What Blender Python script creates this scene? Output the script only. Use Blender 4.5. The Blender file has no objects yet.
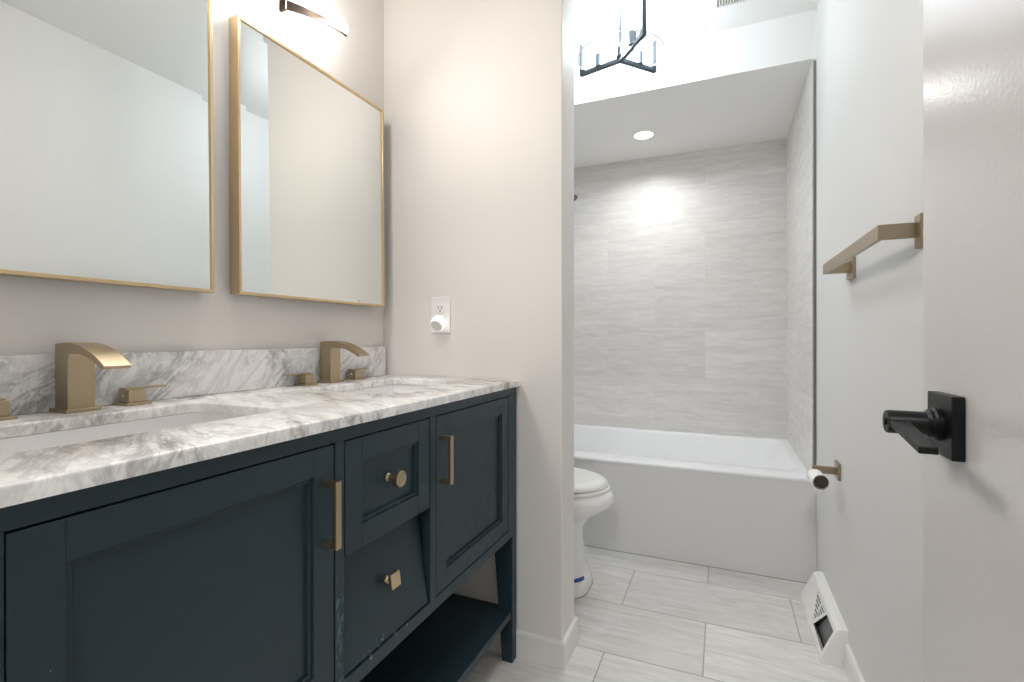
import bpy, bmesh, math, random
from mathutils import Vector, Matrix
random.seed(7)
S = bpy.context.scene
COL = S.collection
PI = math.pi

# ------------------------------------------------------------------ camera, world, exposure
FPX, YAW, HORIZON, EYE = 489.28, 0.4041, 338.65, 1.05
cam_data = bpy.data.cameras.new('camera')
cam = bpy.data.objects.new('camera', cam_data); COL.objects.link(cam)
cam_data.sensor_fit = 'HORIZONTAL'; cam_data.sensor_width = 36.0
cam_data.lens = FPX / 1024 * 36.0
cam_data.shift_y = -(341 - HORIZON) / 1024
cam_data.clip_start = 0.02
cam.location = (0, 0, EYE); cam.rotation_euler = (PI / 2, 0, YAW)
S.camera = cam

world = bpy.data.worlds.new('world'); S.world = world; world.use_nodes = True
world.node_tree.nodes['Background'].inputs[0].default_value = (0.9, 0.95, 1.0, 1)
world.node_tree.nodes['Background'].inputs[1].default_value = 0.6

vs = S.view_settings
vs.view_transform = 'Standard'; vs.look = 'None'; vs.gamma = 1.0; vs.use_curve_mapping = False
vs.exposure = 0.77
S.cycles.use_denoising = True
S.cycles.max_bounces = 14; S.cycles.diffuse_bounces = 10; S.cycles.glossy_bounces = 6
S.cycles.sample_clamp_indirect = 6.0
S.cycles.caustics_reflective = False; S.cycles.caustics_refractive = False

# lamp strengths (the lamps themselves are built with their fixtures)
P_VANITY, P_CHAND, P_CAN, P_HALL_FILL = 2.2, 13.0, 2.4, 12.0
WARM, COOL, NEUTRAL = (1.0, 0.95, 0.895), (0.83, 0.925, 1.0), (1.0, 0.995, 0.99)

# ------------------------------------------------------------------ room measurements (metres)
WL, WR = -1.167, 0.372            # left and right walls
PF, PB, PE = 1.501, 1.643, -0.468  # partition front, back, free end
TF, TB = 2.424, 3.324             # tub front, tiled back wall
ZC, ZS = 2.451, 2.245             # ceiling, shower soffit
EF, EB = 0.03, -0.09              # entry wall faces
ZR_TUB = .4518                    # underside of the shower tile on the tub rim
CX = -0.6206                      # vanity front plane

# ------------------------------------------------------------------ materials
def new_mat(name):
    m = bpy.data.materials.new(name); m.use_nodes = True
    nt = m.node_tree; return m, nt, nt.nodes['Principled BSDF']

def N(nt, t, **kw):
    n = nt.nodes.new(t)
    for k, v in kw.items(): setattr(n, k, v)
    return n

def mth(nt, op, a, b=None, c=None):
    n = N(nt, 'ShaderNodeMath', operation=op)
    for i, v in enumerate((a, b, c)):
        if v is None: continue
        if isinstance(v, (int, float)): n.inputs[i].default_value = v
        else: nt.links.new(v, n.inputs[i])
    return n.outputs[0]

def mixc(nt, fac, a, b):
    n = N(nt, 'ShaderNodeMix', data_type='RGBA')
    for i, v in ((0, fac), (6, a), (7, b)):
        if isinstance(v, (int, float)): n.inputs[i].default_value = v
        elif isinstance(v, tuple): n.inputs[i].default_value = (*v, 1)
        else: nt.links.new(v, n.inputs[i])
    return n.outputs[2]

def ramp(nt, fac, stops):
    n = N(nt, 'ShaderNodeValToRGB'); e = n.color_ramp.elements
    while len(e) < len(stops): e.new(0.5)
    for el, (p, c) in zip(e, stops):
        el.position = p; el.color = (*c, 1) if isinstance(c, tuple) else (c, c, c, 1)
    nt.links.new(fac, n.inputs[0]); return n.outputs[0]

def noise(nt, vec, scale, detail=4, rough=.55, dist=0):
    n = N(nt, 'ShaderNodeTexNoise')
    n.inputs['Scale'].default_value = scale; n.inputs['Detail'].default_value = detail
    n.inputs['Roughness'].default_value = rough; n.inputs['Distortion'].default_value = dist
    nt.links.new(vec, n.inputs['Vector']); return n.outputs['Fac']

def geo_pos(nt): return N(nt, 'ShaderNodeNewGeometry').outputs['Position']
def scaled(nt, vec, s, rot=(0, 0, 0)):
    n = N(nt, 'ShaderNodeMapping'); n.inputs['Scale'].default_value = s; n.inputs['Rotation'].default_value = rot
    nt.links.new(vec, n.inputs[0]); return n.outputs[0]

def bump(nt, b, height, strength, dist=.002):
    n = N(nt, 'ShaderNodeBump'); n.inputs['Strength'].default_value = strength; n.inputs['Distance'].default_value = dist
    nt.links.new(height, n.inputs['Height']); nt.links.new(n.outputs[0], b.inputs['Normal'])

def plain(name, col, rough=.5, metal=0, spec=None, bumpy=None, coat=0):
    m, nt, b = new_mat(name)
    b.inputs['Base Color'].default_value = (*col, 1); b.inputs['Roughness'].default_value = rough
    b.inputs['Metallic'].default_value = metal
    if spec is not None: b.inputs['Specular IOR Level'].default_value = spec
    if coat: b.inputs['Coat Weight'].default_value = coat; b.inputs['Coat Roughness'].default_value = .08
    if bumpy:
        h = noise(nt, geo_pos(nt), bumpy[0], 3, .5); bump(nt, b, h, bumpy[1], .002)
    return m

def emitter(name, col, strength):
    m, nt, b = new_mat(name)
    b.inputs['Base Color'].default_value = (.9, .9, .9, 1)
    b.inputs['Emission Color'].default_value = (*col, 1); b.inputs['Emission Strength'].default_value = strength
    return m

def brushed(name, col, rough, axis):
    m, nt, b = new_mat(name)
    sc = [220, 220, 220]; sc[axis] = 6
    h = noise(nt, scaled(nt, geo_pos(nt), tuple(sc)), 1, 2, .5)
    nt.links.new(mixc(nt, h, tuple(c * .86 for c in col), col), b.inputs['Base Color'])
    b.inputs['Metallic'].default_value = 1; b.inputs['Roughness'].default_value = rough
    bump(nt, b, h, .12, .0008)
    return m

def tile_mat(name, ua, va, u0, v0, uw, vh, light, dark, grout, streak=1.0, rough=.38, gw=.0022):
    """streaky linear stone tile in half offset courses; ua/va are the world axes along and across the courses"""
    m, nt, b = new_mat(name)
    pos = geo_pos(nt); sep = N(nt, 'ShaderNodeSeparateXYZ'); nt.links.new(pos, sep.inputs[0])
    U, V = sep.outputs[ua], sep.outputs[va]
    v = mth(nt, 'DIVIDE', mth(nt, 'SUBTRACT', V, v0), vh)
    row = mth(nt, 'FLOOR', v); fv = mth(nt, 'FRACT', mth(nt, 'ADD', v, 50))
    odd = mth(nt, 'MODULO', mth(nt, 'ADD', row, 50), 2)
    u = mth(nt, 'ADD', mth(nt, 'DIVIDE', mth(nt, 'SUBTRACT', U, u0), uw), mth(nt, 'MULTIPLY', odd, .5))
    u = mth(nt, 'ADD', u, 50); cell = mth(nt, 'FLOOR', u); fu = mth(nt, 'FRACT', u)
    du = mth(nt, 'MULTIPLY', mth(nt, 'MINIMUM', fu, mth(nt, 'SUBTRACT', 1, fu)), uw)
    dv = mth(nt, 'MULTIPLY', mth(nt, 'MINIMUM', fv, mth(nt, 'SUBTRACT', 1, fv)), vh)
    joint = mth(nt, 'LESS_THAN', mth(nt, 'MINIMUM', du, dv), gw)
    cv = N(nt, 'ShaderNodeCombineXYZ'); nt.links.new(cell, cv.inputs[0]); nt.links.new(row, cv.inputs[1])
    wn = N(nt, 'ShaderNodeTexWhiteNoise', noise_dimensions='3D'); nt.links.new(cv.outputs[0], wn.inputs['Vector'])
    rnd = wn.outputs['Value']
    # streaks: stretched noise, each tile from another part of the stone
    c2 = N(nt, 'ShaderNodeCombineXYZ')
    nt.links.new(mth(nt, 'MULTIPLY', U, 4.0), c2.inputs[0]); nt.links.new(mth(nt, 'MULTIPLY', V, 34), c2.inputs[1])
    nt.links.new(mth(nt, 'MULTIPLY', rnd, 40), c2.inputs[2])
    s1 = noise(nt, c2.outputs[0], 1.0, 8, .68, .5)
    s2 = noise(nt, c2.outputs[0], 4.5, 4, .6, .2)
    s = mth(nt, 'ADD', mth(nt, 'MULTIPLY', s1, .68), mth(nt, 'MULTIPLY', s2, .32))
    s = mth(nt, 'ADD', s, mth(nt, 'MULTIPLY', mth(nt, 'SUBTRACT', rnd, .5), .10))
    lo, hi = .5 - .2 / streak, .5 + .17 / streak
    col = ramp(nt, s, [(lo, dark), (hi, light)])
    nt.links.new(mixc(nt, joint, col, grout), b.inputs['Base Color'])
    nt.links.new(ramp(nt, s2, [(.3, rough + .12), (.7, rough - .05)]), b.inputs['Roughness'])
    bump(nt, b, mth(nt, 'SUBTRACT', mth(nt, 'MULTIPLY', s2, .25), joint), .25, .0012)
    return m

def marble_mat(name, base, warm, grey, vein_rot, vein_amt):
    m, nt, b = new_mat(name)
    pos = geo_pos(nt)
    mp = scaled(nt, pos, (1, 1, 1), vein_rot)
    st = scaled(nt, mp, (4, 13, 6))
    n1 = noise(nt, st, 1.0, 8, .64, 1.0)
    n2 = noise(nt, scaled(nt, mp, (13, 38, 17)), 1.0, 6, .6, 1.2)
    v1 = mth(nt, 'ABSOLUTE', mth(nt, 'SUBTRACT', n1, .5))
    v2 = mth(nt, 'ABSOLUTE', mth(nt, 'SUBTRACT', n2, .52))
    f1 = ramp(nt, v1, [(0.0, 1.0), (.018, .75), (.06, 0.0)])
    f2 = ramp(nt, v2, [(0.0, .9), (.045, 0.0)])
    cloud = ramp(nt, noise(nt, scaled(nt, mp, (4, 9, 5)), 1.0, 5, .6, .9), [(.46, 0.0), (.66, 1.0)])
    c = mixc(nt, mth(nt, 'MULTIPLY', cloud, .8), base, warm)
    f = mth(nt, 'MULTIPLY', mth(nt, 'MINIMUM', mth(nt, 'ADD', f1, mth(nt, 'MULTIPLY', f2, .6)), 1), vein_amt)
    f = mth(nt, 'MULTIPLY', f, mth(nt, 'ADD', .30, mth(nt, 'MULTIPLY', cloud, .70)))
    nt.links.new(mixc(nt, f, c, grey), b.inputs['Base Color'])
    b.inputs['Roughness'].default_value = .22
    return m

def cabinet_paint(name, col, chips):
    m, nt, b = new_mat(name)
    pos = geo_pos(nt)
    n = noise(nt, pos, 9, 3, .5)
    c = mixc(nt, n, tuple(x * .93 for x in col), tuple(x * 1.07 for x in col))
    sp = ramp(nt, noise(nt, scaled(nt, pos, (60, 95, 40)), 1, 2, .5), [(chips, 0.0), (chips + .015, 1.0)])
    c = mixc(nt, mth(nt, 'MULTIPLY', sp, .55), c, (.20, .30, .33))
    # worn paint: rubbed stile beside the lower drawer, knocks along the lower rail under it
    sep = N(nt, 'ShaderNodeSeparateXYZ'); nt.links.new(pos, sep.inputs[0])
    def band(o, lo, hi): return mth(nt, 'MULTIPLY', mth(nt, 'GREATER_THAN', o, lo), mth(nt, 'LESS_THAN', o, hi))
    n2 = noise(nt, scaled(nt, pos, (50, 60, 26)), 1, 5, .65)
    w1 = mth(nt, 'MULTIPLY', mth(nt, 'MULTIPLY', band(sep.outputs[1], .667, .686), band(sep.outputs[2], .43, .64)), ramp(nt, n2, [(.53, 0.0), (.58, 1.0)]))
    w2 = mth(nt, 'MULTIPLY', mth(nt, 'MULTIPLY', band(sep.outputs[1], .69, .88), band(sep.outputs[2], .432, .449)), ramp(nt, n2, [(.57, 0.0), (.60, 1.0)]))
    c = mixc(nt, mth(nt, 'MULTIPLY', w1, .6), c, (.085, .19, .22))
    nt.links.new(mixc(nt, mth(nt, 'MULTIPLY', w2, .8), c, (.38, .45, .47)), b.inputs['Base Color'])
    b.inputs['Specular IOR Level'].default_value = .38
    nt.links.new(ramp(nt, noise(nt, pos, 35, 3, .6), [(.3, .34), (.7, .46)]), b.inputs['Roughness'])
    bump(nt, b, noise(nt, pos, 140, 2, .5), .05, .001)
    return m

M = {}
M['wall'] = plain('wall_paint', (.745, .715, .685), .62, bumpy=(260, .10))
M['wall_white'] = plain('wall_paint_pale', (.70, .70, .69), .6, bumpy=(260, .10))
M['ceiling'] = plain('ceiling_paint', (.84, .84, .83), .75, bumpy=(180, .10))
M['trim'] = plain('trim_paint', (.80, .785, .76), .38)
M['door'] = plain('door_paint', (.61, .592, .582), .22, spec=.4, bumpy=(170, .12))
M['floor'] = tile_mat('floor_tile', 0, 1, -.053, 1.630, .615, .3145, (.81, .80, .782), (.53, .512, .49), (.38, .365, .35), .95)
M['tile_back'] = tile_mat('shower_tile_back', 0, 2, -.094, .795, .615, .31, (.80, .787, .767), (.575, .557, .535), (.655, .64, .62), .95, gw=.0015)
M['tile_side'] = tile_mat('shower_tile_side', 1, 2, 2.90, .795, .615, .31, (.80, .787, .767), (.575, .557, .535), (.655, .64, .62), .95, gw=.0015)
M['marble'] = marble_mat('counter_marble', (.92, .915, .905), (.60, .575, .55), (.25, .24, .235), (0, 0, math.radians(24)), .88)
M['marble_splash'] = marble_mat('backsplash_marble', (.86, .86, .865), (.70, .695, .69), (.15, .15, .16), (math.radians(42), 0, 0), .74)
M['navy'] = cabinet_paint('cabinet_paint', (.0165, .0368, .0485), .80)
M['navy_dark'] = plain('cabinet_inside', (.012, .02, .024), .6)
M['gold'] = brushed('brushed_brass', (.50, .41, .275), .34, 2)
M['gold_h'] = brushed('brushed_brass_bar', (.42, .345, .245), .36, 1)
M['frame_gold'] = brushed('mirror_frame_gold', (.76, .58, .35), .30, 2)
M['bronze'] = plain('dark_bronze', (.085, .068, .058), .32, 1)
M['black'] = plain('black_metal', (.0035, .0035, .004), .40, 0, spec=.26)
M['black_steel'] = plain('chandelier_black', (.075, .095, .115), .3, .85)
M['pewter'] = plain('socket_pewter', (.17, .21, .25), .4, .6)
M['chrome'] = plain('chrome', (.75, .75, .76), .12, 1)
M['porcelain'] = plain('porcelain', (.84, .84, .84), .10, coat=.4)
M['acrylic'] = plain('tub_acrylic', (.83, .835, .85), .33)
M['glass_edge'] = plain('glass_edge', (.55, .60, .62), .2)
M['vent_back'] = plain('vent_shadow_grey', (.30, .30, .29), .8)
M['apron'] = plain('apron_dimmed_acrylic', (.72, .72, .725), .5)  # tub acrylic greyed: the dimmer light on its front is put into the colour
M['plastic'] = plain('white_plastic', (.82, .81, .79), .35)
M['register'] = plain('register_enamel', (.82, .815, .80), .35)
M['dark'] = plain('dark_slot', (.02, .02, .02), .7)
M['damper'] = brushed('damper_metal', (.30, .31, .32), .5, 1)
M['grey_metal'] = plain('tile_edge_metal', (.21, .21, .21), .4, .7)
M['paper'] = plain('tissue', (.86, .85, .83), .9, bumpy=(300, .3))
M['blue'] = plain('blue_tape', (.02, .08, .30), .4)
M['caulk'] = plain('caulk', (.36, .33, .30), .8)
M['mirror'] = plain('mirror_glass', (.86, .885, .875), .0, 1)
M['led'] = emitter('led_diffuser', (1, .97, .92), 15)
M['bulb'] = emitter('bulb_glow', (.93, .97, 1), 22)
M['can'] = emitter('can_lens', (1, .98, .95), 7)
M['night'] = emitter('night_light_dome', (1, .99, .97), .55)
m, nt, b = new_mat('clear_glass')          # thin clear wall: lets light straight through, reflects by Fresnel
nt.nodes.remove(b)
fr = N(nt, 'ShaderNodeLayerWeight'); fr.inputs[0].default_value = .5
fr_f = mth(nt, 'ADD', .03, mth(nt, 'MULTIPLY', mth(nt, 'POWER', fr.outputs['Facing'], 5.0), .45))
tr_ = N(nt, 'ShaderNodeBsdfTransparent'); tr_.inputs[0].default_value = (.985, .99, .99, 1)
gl = N(nt, 'ShaderNodeBsdfGlossy'); gl.inputs['Roughness'].default_value = .03
mx = N(nt, 'ShaderNodeMixShader'); nt.links.new(fr_f, mx.inputs[0]); nt.links.new(tr_.outputs[0], mx.inputs[1]); nt.links.new(gl.outputs[0], mx.inputs[2])
nt.links.new(mx.outputs[0], nt.nodes['Material Output'].inputs[0])
M['glass'] = m

# ------------------------------------------------------------------ builders
def bm_new(): return bmesh.new()

def box(bm, x0, x1, y0, y1, z0, z1, bev=0, seg=2):
    r = bmesh.ops.create_cube(bm, size=1)['verts']
    for v in r: v.co = Vector((x0 + (v.co.x + .5) * (x1 - x0), y0 + (v.co.y + .5) * (y1 - y0), z0 + (v.co.z + .5) * (z1 - z0)))
    if bev:
        es = list({e for v in r for e in v.link_edges})
        bmesh.ops.bevel(bm, geom=es, offset=bev, segments=seg, profile=.5, affect='EDGES', clamp_overlap=True)
    return bm

def cyl(bm, p0, p1, r0, r1=None, seg=24, caps=True):
    r1 = r0 if r1 is None else r1
    p0, p1 = Vector(p0), Vector(p1); d = p1 - p0
    rot = d.to_track_quat('Z', 'Y').to_matrix().to_4x4()
    bmesh.ops.create_cone(bm, cap_ends=caps, segments=seg, radius1=r0, radius2=r1, depth=d.length,
                          matrix=Matrix.Translation((p0 + p1) / 2) @ rot)
    return bm

def loft(bm, loops, cap0=True, cap1=True, closed=False):
    rings = [[bm.verts.new(p) for p in lp] for lp in loops]
    n = len(rings[0])
    pairs = list(zip(rings, rings[1:])) + ([(rings[-1], rings[0])] if closed else [])
    for a, b_ in pairs:
        for i in range(n):
            j = (i + 1) % n
            bm.faces.new((a[i], a[j], b_[j], b_[i]))
    if cap0 and not closed: bm.faces.new(list(reversed(rings[0])))
    if cap1 and not closed: bm.faces.new(rings[-1])
    return bm

def prism(bm, prof, axis, a0, a1):
    """closed 2-D outline pushed along a world axis; prof gives the other two coordinates in x,y,z order"""
    def P(p, a):
        q = list(p); q.insert(axis, a); return q
    return loft(bm, [[P(p, a0) for p in prof], [P(p, a1) for p in prof]])

def rrect(x0, x1, y0, y1, r, z, n=6):
    pts = []
    for cx, cy, a0 in ((x1 - r, y1 - r, 0), (x0 + r, y1 - r, PI / 2), (x0 + r, y0 + r, PI), (x1 - r, y0 + r, 3 * PI / 2)):
        for k in range(n + 1):
            a = a0 + k / n * PI / 2
            pts.append((cx + r * math.cos(a), cy + r * math.sin(a), z))
    return pts

def lathe(bm, prof, center, axis='Z', seg=32, closed=False):
    loops = []
    for r, h in prof:
        lp = []
        for k in range(seg):
            a = 2 * PI * k / seg; c, s = max(r, 1e-5) * math.cos(a), max(r, 1e-5) * math.sin(a)
            lp.append({'Z': (center[0] + c, center[1] + s, center[2] + h), 'X': (center[0] + h, center[1] + c, center[2] + s),
                       'Y': (center[0] + c, center[1] + h, center[2] + s)}[axis])
        loops.append(lp)
    return loft(bm, loops, closed=closed)

def world_loc(o):
    v = Vector((0, 0, 0))
    while o: v += o.location; o = o.parent
    return v

def obj(name, bm, mat, parent=None, loc=None, smooth=None, mats=None):
    """link one mesh object; geometry is given in world metres and moved into the object's own frame"""
    bmesh.ops.recalc_face_normals(bm, faces=bm.faces)
    base = world_loc(parent) if parent else Vector((0, 0, 0))
    origin = Vector(loc) if loc else base
    bmesh.ops.translate(bm, verts=bm.verts, vec=-origin)
    me = bpy.data.meshes.new(name); bm.to_mesh(me); bm.free()
    for mm in (mats or [mat]): me.materials.append(mm)
    o = bpy.data.objects.new(name, me); COL.objects.link(o)
    o.parent = parent; o.location = origin - base
    if smooth is not None:
        for p in me.polygons: p.use_smooth = True
        try: me.set_sharp_from_angle(angle=math.radians(smooth))
        except Exception: pass
    return o

def tag(o, label=None, cat=None, group=None, kind=None):
    if label: o['label'] = label
    if cat: o['category'] = cat
    if group: o['group'] = group
    if kind: o['kind'] = kind
    return o

def thing(name, loc, label, cat, group=None):
    o = bpy.data.objects.new(name, None); COL.objects.link(o); o.location = loc
    o.empty_display_size = .05
    return tag(o, label, cat, group)

def struct(name, bm, mat, label, cat, smooth=None):
    return tag(obj(name, bm, mat, None, None, smooth), label, cat, None, 'structure')

def lamp(name, kind, loc, energy, col, parent, size=.05, rot=None, **kw):
    l = bpy.data.lights.new(name, kind); l.energy = energy; l.color = col
    if kind == 'AREA':
        l.shape = kw.get('shape', 'DISK'); l.size = size
        if 'size_y' in kw: l.size_y = kw['size_y']
        if 'spread' in kw: l.spread = kw['spread']
    else: l.shadow_soft_size = size
    o = bpy.data.objects.new(name, l); COL.objects.link(o); o.parent = parent
    o.location = Vector(loc) - world_loc(parent)
    if rot: o.rotation_euler = rot
    return o

# ------------------------------------------------------------------ the setting
HX0, HX1, HY = -1.9, 1.6, -1.9     # hallway outside the door
b = bm_new(); box(b, HX0, HX1, HY, TB + .05, -.06, 0)
struct('floor', b, M['floor'], 'pale streaky stone tile floor laid in half offset rows', 'floor')
b = bm_new(); box(b, HX0, HX1, HY, TB + .05, ZC, ZC + .06)
struct('ceiling', b, M['ceiling'], 'white painted ceiling above the room', 'ceiling')
b = bm_new(); box(b, WL - .1, WL, EB, TB + .05, 0, ZC)
struct('wall_left', b, M['wall'], 'greige wall behind the vanity and both mirrors', 'wall')
b = bm_new(); box(b, WR, WR + .1, EB, TB + .05, 0, ZC)
struct('wall_right', b, M['wall_white'], 'plain pale wall carrying the towel bar', 'wall')
b = bm_new(); box(b, WL, PE, PF, PB, 0, ZC, .003)
struct('wall_partition', b, M['wall'], 'greige partition wall at the end of the vanity', 'wall')
b = bm_new(); box(b, WL, WR, TB, TB + .05, 0, ZS)
struct('wall_back', b, M['tile_back'], 'stone tiled wall at the back of the bathtub', 'wall')
b = bm_new(); box(b, WR - .0138, WR, TF + .004, TB, ZR_TUB, ZS)
struct('wall_tile_right', b, M['tile_side'], 'stone tiled end wall of the tub alcove', 'wall')
b = bm_new(); box(b, WL, WL + .0138, TF + .004, TB, ZR_TUB, ZS)
struct('wall_tile_left', b, M['tile_side'], 'stone tiled wall at the shower head end', 'wall')
b = bm_new(); box(b, WL, WR, TF, TB + .05, ZS, ZC)
struct('ceiling_soffit', b, M['ceiling'], 'white lowered soffit over the bathtub', 'ceiling')
b = bm_new(); box(b, WR - .0105, WR, TF - .004, TF + .004, .453, ZS - .012)
struct('trim_1', b, M['grey_metal'], 'dark grey metal strip edging the shower tile', 'trim')

def baseboard(name, prof_axis, prof, a0, a1, label):
    bb = bm_new(); prism(bb, prof, prof_axis, a0, a1)
    return struct(name, bb, M['trim'], label, 'baseboard')
BH = .084
# right wall: between the register and the entry
baseboard('baseboard_right', 1, [(WR, 0), (WR - .014, 0), (WR - .014, BH - .018), (WR - .009, BH - .004), (WR - .004, BH), (WR, BH)], EF, 1.846,
          'white baseboard along the right wall in front of the register')
# partition: one board that turns round the free end
def ring(off, z):
    return [(WL + .002, PF - off, z), (PE + off, PF - off, z), (PE + off, PB + off, z), (WL + .002, PB + off, z)]
b = bm_new()
levels = [(.0125, 0), (.0125, BH - .008), (.0105, BH - .002), (.008, BH), (0, BH)]
rings = [[b.verts.new(p) for p in ring(o_, z_)] for o_, z_ in levels] 
for A, B_ in zip(rings, rings[1:]):
    for i in range(3): b.faces.new((A[i], A[i + 1], B_[i + 1], B_[i]))
struct('baseboard_partition', b, M['trim'], 'white baseboard wrapping the end of the partition wall', 'baseboard')

# entry wall with its doorway, hallway beyond it
DX0, DX1, DH = -.53, .279, 2.05
b = bm_new()
box(b, WL, DX0 - .018, EB, EF, 0, ZC); box(b, DX1 + .018, WR, EB, EF, 0, ZC); box(b, DX0 - .018, DX1 + .018, EB, EF, DH + .018, ZC)
struct('wall_front', b, M['wall'], 'wall around the entry doorway', 'wall')
b = bm_new()
box(b, DX0 - .018, DX0, EB - .004, EF + .001, 0, DH); box(b, DX1, DX1 + .018, EB - .004, EF + .001, 0, DH)
box(b, DX0 - .018, DX1 + .018, EB - .004, EF + .001, DH, DH + .018)
struct('trim_2', b, M['trim'], 'white jamb lining the entry doorway', 'trim')
b = bm_new()
box(b, HX0 - .1, HX0, HY, EB, 0, ZC)
struct('wall_hall_left', b, M['wall_white'], 'pale end wall of the hallway', 'wall')
b = bm_new()
box(b, HX1, HX1 + .1, HY, EB, 0, ZC)
struct('wall_hall_right', b, M['wall_white'], 'pale far wall of the hallway', 'wall')
b = bm_new()
box(b, HX0, HX1, HY - .1, HY, 0, ZC)
struct('wall_hall_back', b, M['wall_white'], 'pale hallway wall facing the doorway', 'wall')
b = bm_new()
box(b, HX0, WL - .1, EB, EF, 0, ZC); box(b, WR + .1, HX1, EB, EF, 0, ZC)
struct('wall_hall_front', b, M['wall_white'], 'hallway wall either side of the bathroom', 'wall')

# ------------------------------------------------------------------ door with its lever
DFX, DY0, DY1 = .2415, .034, .797
b = bm_new(); box(b, DFX, DFX + .035, DY0, DY1, .012, 2.04, .002)
door = struct('door_1', b, M['door'], 'smooth off white door standing open against the right wall', 'door')
HYc, HZ = .7085, .952
b = bm_new(); box(b, .2295, DFX - .0002, HYc - .0345, HYc + .0345, HZ - .035, HZ + .035, .0012)
rose = obj('handle_rosette', b, M['black'], door); tag(rose, 'black square door rosette')
b = bm_new()
lathe(b, [(.0, .2290), (.0185, .2290), (.0185, .2245), (.0165, .2225), (.0165, .2195), (.0135, .2165), (.0135, .1815), (.0125, .1795), (.0, .1795)],
      (0, HYc, HZ), 'X', 36)
obj('neck', b, M['black'], rose, smooth=35)
b = bm_new()
lv = [(.1800, .706, .9575), (.1990, .706, .9575), (.1955, .603, .9435), (.1795, .603, .9435)]     # flat lever, drooping a little
loft(b, [[(x, y, z - .0075) for x, y, z in lv], [(x, y, z) for x, y, z in lv]])
bmesh.ops.bevel(b, geom=list(b.edges), offset=.0012, segments=2, profile=.5, affect='EDGES')
obj('lever', b, M['black'], rose)
b = bm_new(); cyl(b, (.1775, HYc, HZ), (.1800, HYc, HZ), .004); 
obj('privacy_pin', b, M['black'], rose, smooth=40)
for hz in (.25, 1.05, 1.82):
    b = bm_new(); cyl(b, (DFX + .035, DY0 - .001, hz - .045), (DFX + .035, DY0 - .001, hz + .045), .006, seg=14)
    obj('hinge', b, M['black'], door, smooth=40)

# ------------------------------------------------------------------ vanity cabinet
VY0, VY1, VT = .169, 1.487, .8934
van = thing('vanity_cabinet', (-.89, .828, 0), 'dark teal painted vanity cabinet with brass pulls and an open lower shelf', 'cabinet')
FD = .02                                    # face frame thickness
b = bm_new()
box(b, CX - FD, CX, VY0, VY1, .868, VT, .0006)
box(b, CX - FD, CX, VY0, VY1, .410, .4375, .0006)
for y0, y1 in ((VY0, .2355), (.6655, .6875), (.9695, .9935), (1.4245, VY1)):
    box(b, CX - FD, CX, y0, y1, .4375, .868, .0006)
obj('face_frame', b, M['navy'], van)
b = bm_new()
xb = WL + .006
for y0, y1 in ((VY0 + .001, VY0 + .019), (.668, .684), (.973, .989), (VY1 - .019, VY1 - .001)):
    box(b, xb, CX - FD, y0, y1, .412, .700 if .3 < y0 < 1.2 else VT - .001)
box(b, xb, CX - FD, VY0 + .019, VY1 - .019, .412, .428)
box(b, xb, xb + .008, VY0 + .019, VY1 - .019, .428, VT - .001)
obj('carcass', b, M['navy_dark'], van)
def leg(y0, y1, xf, sgn):
    bb = bm_new()
    def lp(z, w): return [(xf, y0, z), (xf, y1, z), (xf - sgn * w, y1, z), (xf - sgn * w, y0, z)]
    loft(bb, [lp(0, .036), lp(.17, .049), (lp(.410, .068))])
    bmesh.ops.bevel(bb, geom=[e for e in bb.edges], offset=.0012, segments=1, affect='EDGES')
    return obj('leg', bb, M['navy'], van)
leg(VY1 - .034, VY1, CX, 1); leg(VY0, VY0 + .034, CX, 1); leg(VY1 - .034, VY1, xb, -1); leg(VY0, VY0 + .034, xb, -1)
b = bm_new(); box(b, xb + .002, CX - .004, VY0 + .034, VY1 - .0345, .146, .168, .001)
box(b, xb + .06, CX - .06, VY0 + .01, VY0 + .034, .146, .168); box(b, xb + .06, CX - .06, VY1 - .0345, VY1 - .01, .146, .168)
obj('shelf', b, M['navy'], van)

def shaker(name, y0, y1, z0, z1, st):
    bb = bm_new(); x0, x1 = CX - .019, CX - .0005; bv = .0011
    box(bb, x0, x1, y0, y0 + st, z0, z1, bv); box(bb, x0, x1, y1 - st, y1, z0, z1, bv)
    box(bb, x0, x1, y0 + st, y1 - st, z1 - st, z1, bv); box(bb, x0, x1, y0 + st, y1 - st, z0, z0 + st, bv)
    # stepped lip inside the frame, then the sunk panel
    s = st; w = .007
    for a0, a1, c0, c1 in ((y0 + s, y0 + s + w, z0 + s, z1 - s), (y1 - s - w, y1 - s, z0 + s, z1 - s),
                           (y0 + s + w, y1 - s - w, z1 - s - w, z1 - s), (y0 + s + w, y1 - s - w, z0 + s, z0 + s + w)):
        box(bb, x0, x1 - .0045, a0, a1, c0, c1, .0008)
    box(bb, x0, x1 - .0105, y0 + s + w, y1 - s - w, z0 + s + w, z1 - s - w)
    return obj(name, bb, M['navy'], van)

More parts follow.
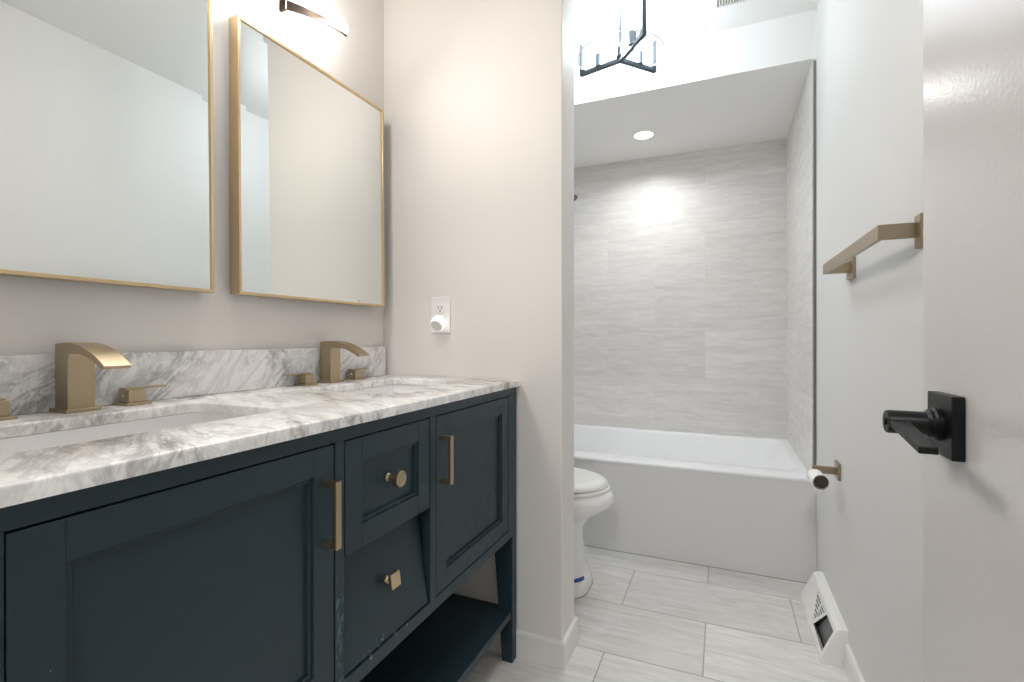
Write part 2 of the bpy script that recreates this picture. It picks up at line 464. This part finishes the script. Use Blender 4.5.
def bar_pull(par, yc, z0, z1):
    bb = bm_new(); t = .0066; xo = CX + .031
    box(bb, xo - .0085, xo, yc - t, yc + t, z0, z1, .0008)
    for zz in (z0, z1 - .011): box(bb, CX - .001, xo - .006, yc - t, yc + t, zz, zz + .011, .0008)
    return tag(obj('pull_handle', bb, M['gold'], par), 'brushed brass square bar pull')
d1 = shaker('door', .2372, .6625, .4405, .8650, .046)
bar_pull(d1, .6405, .696, .810)
d2 = shaker('door', .9965, 1.4215, .4405, .8650, .046)
bar_pull(d2, 1.0165, .702, .818)
dr1 = shaker('drawer', .6905, .9665, .6580, .8650, .044)
b = bm_new()
lathe(b, [(0, -.0105), (.0085, -.0105), (.0085, -.007), (.006, -.004), (.006, .008), (.0085, .0095), (.0150, .0105), (.0165, .0120), (.0165, .0245), (.0150, .0262), (.0125, .0264), (.0120, .0256), (0, .0256)],
      (CX, .824, .7655), 'X', 40)
tag(obj('knob', b, M['gold'], dr1, smooth=35), 'round brass knob')
# lower drawer front: a plain slab leaning back out of line
b = bm_new()
box(b, -.019, 0, -.1365, .1365, 0, .207, .0011)
LEAN = Matrix.Translation((CX - .003, .8275, .4415)) @ Matrix.Rotation(math.radians(-8.0), 4, 'Y')
bmesh.ops.transform(b, matrix=LEAN, verts=b.verts)
dr2 = tag(obj('drawer', b, M['navy'], van), 'plain slab drawer front leaning back out of line')
b = bm_new()
lathe(b, [(0, -.0005), (.009, -.0005), (.009, .003), (.0055, .006), (.0055, .014), (.009, .018), (0, .018)], (0, .004, .110), 'X', 4)
box(b, .0175, .0245, .004 - .0148, .004 + .0148, .110 - .0148, .110 + .0148, .001)
bmesh.ops.transform(b, matrix=LEAN, verts=b.verts)
tag(obj('knob', b, M['frame_gold'], dr2), 'square brass knob')

# ------------------------------------------------------------------ marble worktop and splash
KX, KY0, KY1, KT = -.6105, .155, 1.4945, .9139
top = thing('countertop', (-.88, .828, VT), 'white and grey marble vanity worktop with two sink cut-outs', 'countertop')
SX0, SX1 = -1.034, -.775
sinks = ((.285, .702), (.985, 1.390))
b = bm_new()
def loop_edges(pts):
    v = [b.verts.new(p) for p in pts]
    return [b.edges.new((v[i], v[(i + 1) % len(v)])) for i in range(len(v))]
ed = loop_edges([(WL + .002, KY0, KT), (KX, KY0, KT), (KX, KY1, KT), (WL + .002, KY1, KT)])
for y0, y1 in sinks: ed += loop_edges(rrect(SX0, SX1, y0, y1, .028, KT, 8))
bmesh.ops.triangle_fill(b, edges=ed, use_beauty=True, use_dissolve=False)
ext = bmesh.ops.extrude_face_region(b, geom=list(b.faces))
lowv = [g for g in ext['geom'] if isinstance(g, bmesh.types.BMVert)]
bmesh.ops.translate(b, verts=lowv, vec=(0, 0, VT + .0003 - KT))
b.normal_update()
rim = [e for e in b.edges if len(e.link_faces) == 2 and all(abs(v.co.z - KT) < 1e-5 for v in e.verts) and abs(e.link_faces[0].normal.dot(e.link_faces[1].normal)) < .5]
bmesh.ops.bevel(b, geom=rim, offset=.0045, segments=3, profile=.5, affect='EDGES')
obj('slab', b, M['marble'], top, smooth=40)
b = bm_new(); box(b, WL + .001, WL + .021, KY0, KY1 - .006, KT + .0002, 1.0205, .0018)
tag(obj('backsplash', b, M['marble_splash'], None, (WL + .011, .828, KT)), 'low grey veined marble backsplash standing on the worktop along the wall', 'backsplash')

for i, (y0, y1) in enumerate(sinks):
    yc = (y0 + y1) / 2; xc = (SX0 + SX1) / 2
    s = thing('sink', (xc, yc, VT - .15), ('white rectangular undermount sink farther from the partition wall', 'white rectangular undermount sink next to the partition wall')[i], 'sink', 'undermount sinks in the marble worktop')
    b = bm_new(); g = .004
    inner = [rrect(SX0 - g, SX1 + g, y0 - g, y1 + g, .031, VT - .001, 8), rrect(SX0 - g, SX1 + g, y0 - g, y1 + g, .031, VT - .02, 8),
             rrect(SX0 + .006, SX1 - .006, y0 + .006, y1 - .006, .045, VT - .10, 8), rrect(SX0 + .03, SX1 - .03, y0 + .03, y1 - .03, .05, VT - .128, 8),
             rrect(xc - .03, xc + .03, yc - .03, yc + .03, .029, VT - .135, 8)]
    outer = [rrect(SX0 - .016, SX1 + .016, y0 - .016, y1 + .016, .045, VT - .001, 8), rrect(SX0 - .016, SX1 + .016, y0 - .016, y1 + .016, .045, VT - .10, 8),
             rrect(SX0 + .03, SX1 - .03, y0 + .03, y1 - .03, .05, VT - .142, 8)]
    loft(b, list(reversed(outer)) + inner)
    obj('basin', b, M['porcelain'], s, smooth=40)
    b = bm_new(); lathe(b, [(0, 0), (.02, 0), (.024, -.002), (.024, -.004), (0, -.004)], (xc, yc, VT - .1305), 'Z', 28)
    obj('drain', b, M['gold'], s, smooth=35)

# ------------------------------------------------------------------ faucets
def faucet(yc, label, dl, dr):
    f = thing('faucet', (-1.11, yc, KT), label, 'faucet', 'brushed brass widespread faucets')
    x0, x1 = -1.139, -1.098
    b = bm_new(); box(b, x0 - .008, x1 + .010, yc - .0275, yc + .0275, KT + .0002, KT + .007, .0012)
    obj('base_plate', b, M['gold'], f)
    prof = [(x0, KT + .007), (x0, 1.0405)]
    prof += [(x0 + .02, 1.0425)]
    for k in range(0, 11):                        # top of the curved spout
        t = k / 10; prof.append((x0 + .03 + t * .124, 1.0430 - .041 * t ** 2.1))
    tipx = prof[-1][0]
    prof.append((tipx - .004, prof[-1][1] - .0055))
    for k in range(0, 9):                         # underside back to the column
        t = k / 8; prof.append((tipx - .012 - t * (tipx - .012 - x1 - .012), .998 + .027 * (1 - (1 - t) ** 2.0)))
    prof += [(x1 + .004, 1.0215), (x1, 1.012), (x1, KT + .007)]
    b = bm_new(); prism(b, prof, 1, yc - .0212, yc + .0212)
    obj('spout', b, M['gold'], f, smooth=25)
    for sg in (-1, 1):
        hy = yc + (dr if sg > 0 else -dl); hx = -1.119
        b = bm_new(); box(b, hx - .024, hx + .024, hy - .024, hy + .024, KT + .0002, KT + .006, .0012)
        box(b, hx - .0165, hx + .0165, hy - .0165, hy + .0165, KT + .006, KT + .0315, .0012)
        h = obj('handle', b, M['gold'], f)
        b = bm_new(); a, c = sorted((hy - sg * .0165, hy + sg * .066))
        box(b, hx - .0165, hx + .004, a, c, KT + .0316, KT + .0352, .0009)
        obj('lever', b, M['gold'], h)
        b = bm_new(); cyl(b, (hx, hy - sg * .0175, KT + .02), (hx, hy - sg * .016, KT + .02), .003, seg=14)
        obj('set_screw', b, M['chrome'], h, smooth=40)
faucet(.524, 'brushed brass widespread waterfall faucet at the sink farther from the partition wall', .115, .098)
faucet(1.178, 'brushed brass widespread waterfall faucet at the sink beside the partition wall', .097, .112)

# ------------------------------------------------------------------ mirrors
def mirror(y0, y1, z0, z1, label, yaw, pitch):
    r = thing('mirror', (WL, (y0 + y1) / 2, z0), label, 'mirror', 'gold framed mirrors over the vanity')
    xf = WL + .035; fw = .007
    b = bm_new()
    box(b, WL + .001, xf, y0, y0 + fw, z0, z1, .0006); box(b, WL + .001, xf, y1 - fw, y1, z0, z1, .0006)
    box(b, WL + .001, xf, y0 + fw, y1 - fw, z0, z0 + fw, .0006); box(b, WL + .001, xf, y0 + fw, y1 - fw, z1 - fw, z1, .0006)
    obj('frame', b, M['frame_gold'], r)
    xg = xf - .004; bv = .018; dx = .0004
    o = [(y0 + fw, z0 + fw), (y1 - fw, z0 + fw), (y1 - fw, z1 - fw), (y0 + fw, z1 - fw)]
    i_ = [(y0 + fw + bv, z0 + fw + bv), (y1 - fw - bv, z0 + fw + bv), (y1 - fw - bv, z1 - fw - bv), (y0 + fw + bv, z1 - fw - bv)]
    b = bm_new()
    loft(b, [[(xg - .006, y, z) for y, z in o], [(xg - dx, y, z) for y, z in o], [(xg, y, z) for y, z in i_]])
    obj('glass', b, M['mirror'], r)
    r.location.x += .010; r.rotation_euler = (0, math.radians(pitch), math.radians(yaw))     # hangs slightly off true, as mirrors do
mirror(.225, .8035, 1.1605, 1.874, 'gold framed mirror farther from the partition wall, cut off by the left edge', 0, -.85)
mirror(.8725, 1.4465, 1.1640, 1.8775, 'gold framed mirror beside the partition wall', -.9, -.6)

# ------------------------------------------------------------------ wave shaped vanity light
vl = thing('vanity_light', (WL, .828, 2.0), 'bronze wave shaped wall light with a glowing strip above the mirrors', 'wall light')
b = bm_new(); box(b, WL + .0005, WL + .032, .612, 1.030, 2.020, 2.085, .003)
obj('canopy', b, M['bronze'], vl)
def ribbon(bb, path, z0, z1, t):
    lo = []
    for k, (x, y) in enumerate(path):
        a = path[max(k - 1, 0)]; c = path[min(k + 1, len(path) - 1)]
        d = Vector((c[0] - a[0], c[1] - a[1])).normalized(); n = Vector((-d.y, d.x)) * t / 2
        lo.append([(x + n.x, y + n.y, z0), (x - n.x, y - n.y, z0), (x - n.x, y - n.y, z1), (x + n.x, y + n.y, z1)])
    return loft(bb, lo)
def wave(y):      # plan of the glowing strip: bowed out from the wall, ends turned back
    t = (y - .828) / .375
    return WL + .092 + .055 * math.cos(t * PI / 2)
b = bm_new(); ribbon(b, [(wave(.828 + s * .372), .828 + s * .372) for s in [k / 30 for k in range(-30, 31)]], 2.002, 2.020, .012)
obj('led_strip', b, M['led'], vl, smooth=35)
def arm(sg):      # bronze ribbon sweeping from the canopy out to the end of the strip, narrowing to a point there
    bb = bm_new(); lo = []
    for k in range(21):
        t = k / 20; y = .828 + sg * (.205 + t * .168)
        x = WL + .024 + .070 * (1 - (1 - min(1, t * 1.02)) ** 1.9); hgt = .003 + .024 * (1 - t) ** .7
        lo.append([(x - .004, y, 1.992), (x, y, 1.992), (x, y, 1.992 + hgt), (x - .004, y, 1.992 + hgt)])
    loft(bb, lo)
    y0, y1 = sorted((.828 + sg * .201, .828 + sg * .209)); box(bb, WL + .001, WL + .024, y0, y1, 1.992, 2.0205)
    return bb
for sg in (-1, 1): obj('ribbon', arm(sg), M['bronze'], vl, smooth=35)
for sg in (-1, 1):
    lamp('vanity_lamp', 'AREA', (wave(.828 + sg * .12) + .012, .828 + sg * .12, 2.01), P_VANITY * .84, WARM, vl, .34, (0, math.radians(-48), 0), shape='RECTANGLE', size_y=.04)
    lamp('vanity_glow', 'POINT', (WL + .10, .828 + sg * .26, 2.075), P_VANITY * .48, WARM, vl, .03)

# ------------------------------------------------------------------ outlet and night light
ox, oz = -.915, 1.134
po = thing('power_outlet', (ox, PF, oz), 'white duplex power outlet on the partition wall above the worktop', 'outlet')
b = bm_new(); box(b, ox - .039, ox + .039, PF - .006, PF - .0003, oz - .064, oz + .064, .0022)
obj('cover_plate', b, M['plastic'], po)
for dz in (.022, -.024):
    b = bm_new(); lathe(b, [(0, 0), (.0165, 0), (.0165, -.0022), (.0155, -.003), (0, -.003)], (ox, PF - .0058, oz + dz), 'Y', 28)
    so = obj('socket', b, M['plastic'], po, smooth=35)
    b = bm_new()
    for sx in (-.0065, .0065): box(b, ox + sx - .001, ox + sx + .001, PF - .0094, PF - .0085, oz + dz - .001, oz + dz + .008)
    cyl(b, (ox, PF - .0085, oz + dz - .007), (ox, PF - .0094, oz + dz - .007), .0026, seg=12)
    obj('slots', b, M['dark'], so)
nx, nz = ox + .001, oz - .018
nl = thing('night_light', (nx, PF - .009, nz), 'small round white night light plugged into the wall outlet', 'night light')
TILT = Matrix.Translation((nx, PF - .0096, nz)) @ Matrix.Rotation(math.radians(40), 4, 'X')
b = bm_new(); box(b, nx - .018, nx + .018, PF - .016, PF - .0096, nz - .018, nz + .018, .003)
obj('plug_body', b, M['plastic'], nl)
b = bm_new(); lathe(b, [(0, -.003), (.021, -.003), (.0240, -.007), (.0245, -.027), (.0235, -.031), (.0, -.031)], (0, 0, 0), 'Y', 40)
bmesh.ops.transform(b, matrix=TILT, verts=b.verts)
obj('dome', b, M['night'], nl, smooth=35)
b = bm_new(); lathe(b, [(0, -.0311), (.0222, -.0311), (.0214, -.0335), (.0, -.0342)], (0, 0, 0), 'Y', 40)
bmesh.ops.transform(b, matrix=TILT, verts=b.verts)
fcap = obj('face_cap', b, M['plastic'], nl, smooth=35)
b = bm_new(); lathe(b, [(0, -.0343), (.006, -.0343), (.0055, -.0353), (.0, -.0355)], (0, 0, 0), 'Y', 20)
bmesh.ops.transform(b, matrix=TILT, verts=b.verts)
obj('sensor', b, M['plastic'], fcap, smooth=40)

# ------------------------------------------------------------------ bathtub
tub = thing('bathtub', (-.40, 2.88, 0), 'white alcove bathtub with a plain front apron', 'bathtub')
X0, X1, Y0, Y1, ZR = WL + .0006, WR - .0006, TF, TB - .0005, .4515
b = bm_new()
n = 8
inn = lambda l, r_, f, k, rad, z: rrect(X0 + l, X1 - r_, Y0 + f, Y1 - k, rad, z, n)
loops = [inn(.0, .0, .0, .0, .004, ZR - .016), inn(0, 0, 0, 0, .004, ZR - .008), inn(.002, .002, .003, .001, .006, ZR - .003), inn(.008, .008, .010, .004, .012, ZR),
         inn(.060, .048, .118, .030, .075, ZR), inn(.070, .056, .130, .038, .075, ZR - .004), inn(.075, .066, .136, .045, .075, ZR - .014),
         inn(.10, .16, .155, .075, .10, ZR - .18), inn(.13, .24, .175, .10, .11, ZR - .29), inn(.17, .30, .21, .14, .11, ZR - .325), inn(.30, .45, .30, .28, .06, ZR - .330)]
loft(b, loops, cap0=False)
obj('tub_shell', b, M['acrylic'], tub, smooth=42)
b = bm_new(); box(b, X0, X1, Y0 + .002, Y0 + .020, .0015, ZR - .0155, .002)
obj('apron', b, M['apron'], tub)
b = bm_new(); box(b, X0, X1, Y0 + .001, Y0 + .004, .0003, .0035)
obj('caulk_line', b, M['caulk'], tub)
b = bm_new(); cyl(b, (X0 + .105, 2.88, .33), (X0 + .088, 2.88, .335), .035)
obj('overflow_plate', b, M['chrome'], tub, smooth=40)

# shower head reaching out from the hidden end of the alcove
sh = thing('shower_head', (WL + .0138, 2.88, 1.98), 'small metal shower head peeking past the partition wall over the tub', 'shower head')
b = bm_new(); lathe(b, [(0, 0), (.03, 0), (.028, .006), (.014, .010), (0, .010)], (WL + .0138, 2.88, 1.98), 'X', 24)
obj('flange', b, M['bronze'], sh, smooth=35)
b = bm_new()
pth = [Vector(p) for p in ((WL + .02, 2.88, 1.98), (WL + .18, 2.88, 1.985), (WL + .26, 2.88, 1.965), (WL + .297, 2.88, 1.93))]
for a, c in zip(pth, pth[1:]): cyl(b, a, c, .0085, seg=14)
obj('arm', b, M['bronze'], sh, smooth=40)
b = bm_new()
lathe(b, [(0, 0), (.012, 0), (.014, -.02), (.05, -.038), (.052, -.048), (0, -.048)], (0, 0, 0), 'Z', 28)
bmesh.ops.transform(b, matrix=Matrix.Translation((WL + .297, 2.88, 1.932)) @ Matrix.Rotation(math.radians(-28), 4, 'Y'), verts=b.verts)
obj('spray_head', b, M['bronze'], sh, smooth=35)

# recessed light in the soffit
rl = thing('recessed_light', (-.419, 2.943, ZS), 'round recessed light glowing in the soffit over the tub', 'ceiling light')
b = bm_new(); lathe(b, [(.052, -.0002), (.066, -.0002), (.064, -.003), (.054, -.004), (.052, -.003)], (-.419, 2.943, ZS), 'Z', 40, True)
obj('trim_ring', b, M['plastic'], rl, smooth=35)
b = bm_new(); lathe(b, [(0, -.0003), (.0515, -.0003), (.0515, -.0022), (0, -.0026)], (-.419, 2.943, ZS), 'Z', 40)
obj('lens', b, M['can'], rl)
lamp('recessed_lamp', 'AREA', (-.419, 2.943, ZS - .006), P_CAN, NEUTRAL, rl, .10, (0, 0, 0), spread=math.radians(145))

# ------------------------------------------------------------------ toilet (faces across the room, behind the partition)
ty = 2.022
toi = thing('toilet', (-.78, ty, 0), 'white toilet with closed lid showing behind the partition wall', 'toilet')
def egg(xb_, xf, w, z, sq=.0, n=40, fr=.0):
    """plan outline: round towards the front (+x), squarer at the back; fr blunts the front"""
    xm = xb_ + (xf - xb_) * .42; pts = []
    for k in range(n):
        a = 2 * PI * k / n; c, s = math.cos(a), math.sin(a)
        p = 1 / (1 + (fr if c >= 0 else sq))
        x = xm + (xf - xm) * c ** p if c >= 0 else xm - (xm - xb_) * abs(c) ** p
        pts.append((x, ty + w * math.copysign(abs(s) ** p, s), z))
    return pts
b = bm_new()
loft(b, [egg(-.99, -.508, .140, 0, .6, 40, .8), egg(-.99, -.508, .140, .022, .6, 40, .8), egg(-.985, -.516, .131, .055, .6, 40, .7), egg(-.98, -.533, .108, .13, .5, 40, .4), egg(-.98, -.540, .102, .20, .5, 40, .2),
         egg(-.985, -.534, .112, .262, .4), egg(-.99, -.502, .140, .300, .3), egg(-.99, -.452, .172, .332, .2), egg(-.99, -.416, .188, .360, .2), egg(-.99, -.406, .193, .382, .2), egg(-.99, -.409, .192, .402, .2),
         egg(-.985, -.424, .178, .419, .2)])
bowl = obj('bowl', b, M['porcelain'], toi, smooth=60)
b = bm_new(); loft(b, [egg(-.90, -.430, .180, .4193), egg(-.90, -.425, .185, .422), egg(-.90, -.425, .185, .430), egg(-.90, -.432, .180, .433)])
obj('seat', b, M['plastic'], toi, smooth=50)
b = bm_new(); loft(b, [egg(-.91, -.442, .178, .4350), egg(-.91, -.434, .185, .4380), egg(-.91, -.434, .185, .446), egg(-.91, -.442, .178, .4560), egg(-.90, -.47, .150, .4640), egg(-.87, -.54, .09, .4680), egg(-.80, -.66, .03, .4685)])
obj('lid', b, M['plastic'], toi, smooth=50)
b = bm_new(); loft(b, [rrect(WL + .012, -.965, ty - .19, ty + .19, .03, .37), rrect(WL + .008, -.955, ty - .21, ty + .21, .03, .72)])
tank = obj('tank', b, M['porcelain'], toi, smooth=50)
b = bm_new(); loft(b, [rrect(WL + .004, -.948, ty - .217, ty + .217, .03, .7203), rrect(WL + .004, -.945, ty - .22, ty + .22, .03, .75), rrect(WL + .01, -.952, ty - .212, ty + .212, .03, .756)])
obj('tank_lid', b, M['porcelain'], toi, smooth=40)
b = bm_new(); cyl(b, (-.954, ty - .15, .66), (-.94, ty - .15, .66), .012); box(b, -.942, -.934, ty - .158, ty - .08, .653, .667, .002)
obj('flush_lever', b, M['chrome'], tank, smooth=40)
b = bm_new()
def foot_pt(a, z, off):
    pts = egg(-.985, -.516 + off, .131 + off, z, .6, 400, .7)
    return pts[int(a * 400) % 400]
lo = [[foot_pt(a, .060, .003), foot_pt(a, .071, .001), foot_pt(a, .071, -.008), foot_pt(a, .060, -.008)] for a in [k / 400 for k in range(346, 389, 4)]]
loft(b, lo)
tag(obj('tape_strip', b, M['blue'], bowl), 'short dark blue strip on the foot')
b = bm_new(); loft(b, [egg(-.993, -.505, .143, .0003, .6, 40, .8), egg(-.993, -.505, .143, .003, .6, 40, .8)])
obj('caulk_line', b, M['caulk'], bowl)

# ------------------------------------------------------------------ chandelier over the toilet floor
hx, hy, hz = -.386, 2.052, 2.203
ch = thing('ceiling_light', (hx, hy, ZC), 'black three arm ceiling light with a clear glass drum shade', 'ceiling light')
b = bm_new(); lathe(b, [(0, -.0003), (.065, -.0003), (.065, -.018), (.06, -.022), (0, -.022)], (hx, hy, ZC), 'Z', 36)
obj('canopy', b, M['plastic'], ch, smooth=35)
b = bm_new(); cyl(b, (hx, hy, ZC - .022), (hx, hy, hz + .012), .0065, seg=16); lathe(b, [(0, .02), (.017, .02), (.017, .055), (.010, .06), (0, .06)], (hx, hy, hz), 'Z', 24)
obj('stem', b, M['black_steel'], ch, smooth=35)
AR, GH = .188, .135
for ang in (49, -51, 166):
    a = math.radians(ang); R_ = Matrix.Translation((hx, hy, hz)) @ Matrix.Rotation(a, 4, 'Z')
    b = bm_new(); w = .0085
    prism(b, [(.004, 0), (AR, 0), (AR, GH), (AR - .005, GH), (AR - .005, .036), (AR - .028, .0135), (.004, .0135)], 1, -w, w)
    bmesh.ops.transform(b, matrix=R_, verts=b.verts)
    ar = obj('bracket', b, M['black_steel'], ch)
    b = bm_new(); lathe(b, [(0, .0137), (.0165, .0137), (.0165, .016), (.0150, .0175), (.0150, .066), (0, .066)], (.098, 0, 0), 'Z', 24)
    bmesh.ops.transform(b, matrix=R_, verts=b.verts); obj('socket', b, M['pewter'], ar, smooth=35)
    b = bm_new(); lathe(b, [(0, .0665), (.009, .0665), (.013, .074), (.0165, .087), (.0150, .104), (.009, .120), (.003, .132), (0, .134)], (.098, 0, 0), 'Z', 24)
    bmesh.ops.transform(b, matrix=R_, verts=b.verts); bo = obj('bulb', b, M['bulb'], ar, smooth=60)
    p = R_ @ Vector((.098, 0, .10))
    lamp('bulb_lamp', 'POINT', (p.x, p.y, p.z), P_CHAND, COOL, ch, .02)
b = bm_new()
r0, r1, z0, z1 = AR - .0145, AR - .0115, .022, GH
sg_ = 72
lp = lambda r, z: [(hx + r * math.cos(2 * PI * k / sg_), hy + r * math.sin(2 * PI * k / sg_), hz + z) for k in range(sg_)]
loft(b, [lp(r0, z0), lp(r1, z0), lp(r1, z1), lp(r0, z1)], closed=True)
gs = obj('glass_shade', b, M['glass'], ch, smooth=35)
b = bm_new(); loft(b, [lp(r0 - .0004, z0 - .0008), lp(r1 + .0004, z0 - .0008), lp(r1 + .0004, z0 + .0016), lp(r0 - .0004, z0 + .0016)], closed=True)
tag(obj('polished_rim', b, M['glass_edge'], gs, smooth=35), 'pale polished lower edge of the glass')

# ------------------------------------------------------------------ ceiling exhaust grille
vt = thing('ceiling_vent', (.02, 2.12, ZC), 'white slatted exhaust grille in the ceiling', 'vent')
vx0, vx1, vy0, vy1 = -.035, .108, 1.995, 2.250
b = bm_new()
for a in ((vx0, vx1, vy0, vy0 + .02), (vx0, vx1, vy1 - .02, vy1), (vx0, vx0 + .02, vy0 + .02, vy1 - .02), (vx1 - .02, vx1, vy0 + .02, vy1 - .02)):
    box(b, *a, ZC - .012, ZC - .0003, .002)
obj('frame', b, M['plastic'], vt)
b = bm_new()
k = vx0 + .026
while k < vx1 - .022:
    box(b, k, k + .0045, vy0 + .02, vy1 - .02, ZC - .010, ZC - .003); k += .0105
obj('slats', b, M['plastic'], vt)
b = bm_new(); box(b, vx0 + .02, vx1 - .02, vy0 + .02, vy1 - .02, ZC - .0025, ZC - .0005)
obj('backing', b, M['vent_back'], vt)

# ------------------------------------------------------------------ towel bar
tb = thing('towel_bar', (WR, 1.53, 1.27), 'brushed brass square towel bar on the right wall', 'towel bar')
tx = WR - .068
b = bm_new(); box(b, tx - .0045, tx + .0045, 1.236, 1.836, 1.2555, 1.2865, .0006)
obj('bar', b, M['gold_h'], tb)
for y0, y1, p0, p1 in ((1.236, 1.2445, 1.214, 1.247), (1.800, 1.836, 1.758, 1.838)):
    b = bm_new(); box(b, tx + .0045, WR - .0075, y0, y1, 1.2555, 1.2865, .0006)
    po_ = obj('post', b, M['gold_h'], tb)
    b = bm_new(); box(b, WR - .008, WR - .0004, p0, p1, 1.234, 1.300, .0008)
    obj('mount_plate', b, M['gold_h'], po_)

# ------------------------------------------------------------------ toilet paper holder and roll
tp = thing('toilet_paper_holder', (WR, 2.01, .60), 'brass toilet paper holder low on the right wall', 'toilet paper holder')
b = bm_new(); box(b, WR - .009, WR - .0004, 1.955, 2.013, .569, .626, .0008)
pl = obj('mount_plate', b, M['gold_h'], tp)
AXX, AXZ = WR - .074, .586
b = bm_new(); box(b, AXX - .006, WR - .0088, 1.976, 1.992, AXZ - .002, AXZ + .022, .0008)
obj('arm', b, M['gold_h'], tp)
b = bm_new(); cyl(b, (AXX, 1.9775, AXZ), (AXX, 1.858, AXZ), .0075, seg=20)
rod = obj('rod', b, M['gold_h'], tp, smooth=40)
b = bm_new(); lathe(b, [(0, 0), (.018, 0), (.0208, -.002), (.0208, -.007), (.018, -.010), (.008, -.0085), (0, -.008)], (AXX, 1.858, AXZ), 'Y', 32)
tag(obj('end_cap', b, M['bronze'], rod, smooth=35), 'dark bronze end cap')
rz = AXZ - .0110
b = bm_new(); lathe(b, [(.0195, 0), (.0245, 0), (.0245, .100), (.0195, .100)], (AXX, 1.868, rz), 'Y', 40, True)
tag(obj('toilet_paper_roll', b, M['paper'], smooth=40), 'nearly used up white toilet paper roll on the brass holder', 'toilet paper')

# ------------------------------------------------------------------ baseboard register on the right wall
RY0, RY1 = 1.848, 2.282
rg = thing('baseboard_register', (WR, (RY0 + RY1) / 2, 0), 'white sloping metal air register at the foot of the right wall', 'vent')
fx0, fz0, fx1, fz1 = WR - .077, .014, WR - .032, .112       # foot and head of the sloping face
b = bm_new()
def face_pt(s, t, off=0):     # s along the wall 0..1, t up the slope 0..1
    d = Vector((fx1 - fx0, 0, fz1 - fz0)); nrm = Vector((-(fz1 - fz0), 0, fx1 - fx0)).normalized()
    p = Vector((fx0, RY0 + s * (RY1 - RY0), fz0)) + d * t + nrm * off
    return (p.x, p.y, p.z)
# housing: end plates, top, foot lip and sloping face around the two openings
endp = [(WR - .0005, .0005), (fx0, .0005), (fx0, fz0), (fx1, fz1), (fx1 + .014, fz1 + .008), (WR - .0005, fz1 + .008)]
prism(b, endp, 1, RY0, RY0 + .0022); prism(b, endp, 1, RY1 - .0022, RY1)
box(b, fx0, fx0 + .004, RY0 + .0022, RY1 - .0022, .0005, fz0)
prism(b, [(fx1, fz1), (fx1 + .014, fz1 + .008), (WR - .0005, fz1 + .008), (WR - .0005, fz1 + .005), (fx1 + .015, fz1 + .005), (fx1 + .003, fz1 - .002)], 1, RY0 + .0022, RY1 - .0022)
def panel(bb, poly, th=.002):
    loft(bb, [[face_pt(s, t, 0) for s, t in poly], [face_pt(s, t, -th) for s, t in poly]])
def plate(bb, outline, holes, th=.002):
    es = []
    for poly in [outline] + holes:
        v = [bb.verts.new((p[0], p[1], 0)) for p in poly]
        es += [bb.edges.new((v[i], v[(i + 1) % len(v)])) for i in range(len(v))]
    f = bmesh.ops.triangle_fill(bb, edges=es, use_beauty=True, use_dissolve=False)
    fs = [g for g in f['geom'] if isinstance(g, bmesh.types.BMFace)]
    e = bmesh.ops.extrude_face_region(bb, geom=fs)
    low = {g for g in e['geom'] if isinstance(g, bmesh.types.BMVert)}
    for v in {v for q in fs for v in q.verts} | low: v.co = Vector(face_pt(v.co.x, v.co.y, -th if v in low else 0))
quad = [(.045, .14), (.43, .17), (.30, .88), (.05, .88)]
tri = [(.475, .20), (.70, .87), (.335, .88)]
pb_ = bm_new(); plate(pb_, [(.005, 0), (.995, 0), (.995, 1), (.005, 1)], [quad, tri])
obj('housing', b, M['register'], rg); obj('face_panel', pb_, M['register'], rg)
b = bm_new()
for k in range(6):             # louvre bars across the triangular opening
    t = .28 + k * .105
    sl = .475 + (.335 - .475) * (t - .20) / .68; sr = .475 + (.70 - .475) * (t - .20) / .67
    panel(b, [(sl - .004, t), (sr + .004, t), (sr + .004, t + .035), (sl - .004, t + .035)], .0035)
panel(b, [(.475, .50), (.50, .50), (.50, .92), (.475, .92)], .0035)
obj('grille_bars', b, M['register'], rg)
b = bm_new()
loft(b, [[face_pt(s, t, -.006 - .012 * (1 - t)) for s, t in quad], [face_pt(s, t, -.008 - .012 * (1 - t)) for s, t in quad]])
obj('damper', b, M['damper'], rg)
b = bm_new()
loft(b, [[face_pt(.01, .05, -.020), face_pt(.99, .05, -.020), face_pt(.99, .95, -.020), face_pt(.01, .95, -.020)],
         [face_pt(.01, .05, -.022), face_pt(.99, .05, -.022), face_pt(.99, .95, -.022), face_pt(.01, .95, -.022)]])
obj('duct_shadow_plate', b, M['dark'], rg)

# ------------------------------------------------------------------ unseen hallway light, added as fill from behind the camera
hl = thing('hall_fill_light', (-.1, -.95, ZC), 'unseen round fill light added on the hallway ceiling', 'ceiling light')
b = bm_new(); lathe(b, [(0, -.0003), (.19, -.0003), (.19, -.03), (.17, -.05), (0, -.06)], (-.1, -.95, ZC), 'Z', 40)
obj('shade', b, M['can'], hl, smooth=40)
lamp('hall_fill_lamp', 'AREA', (-.1, -.95, ZC - .065), P_HALL_FILL, NEUTRAL, hl, .36, (0, 0, 0))
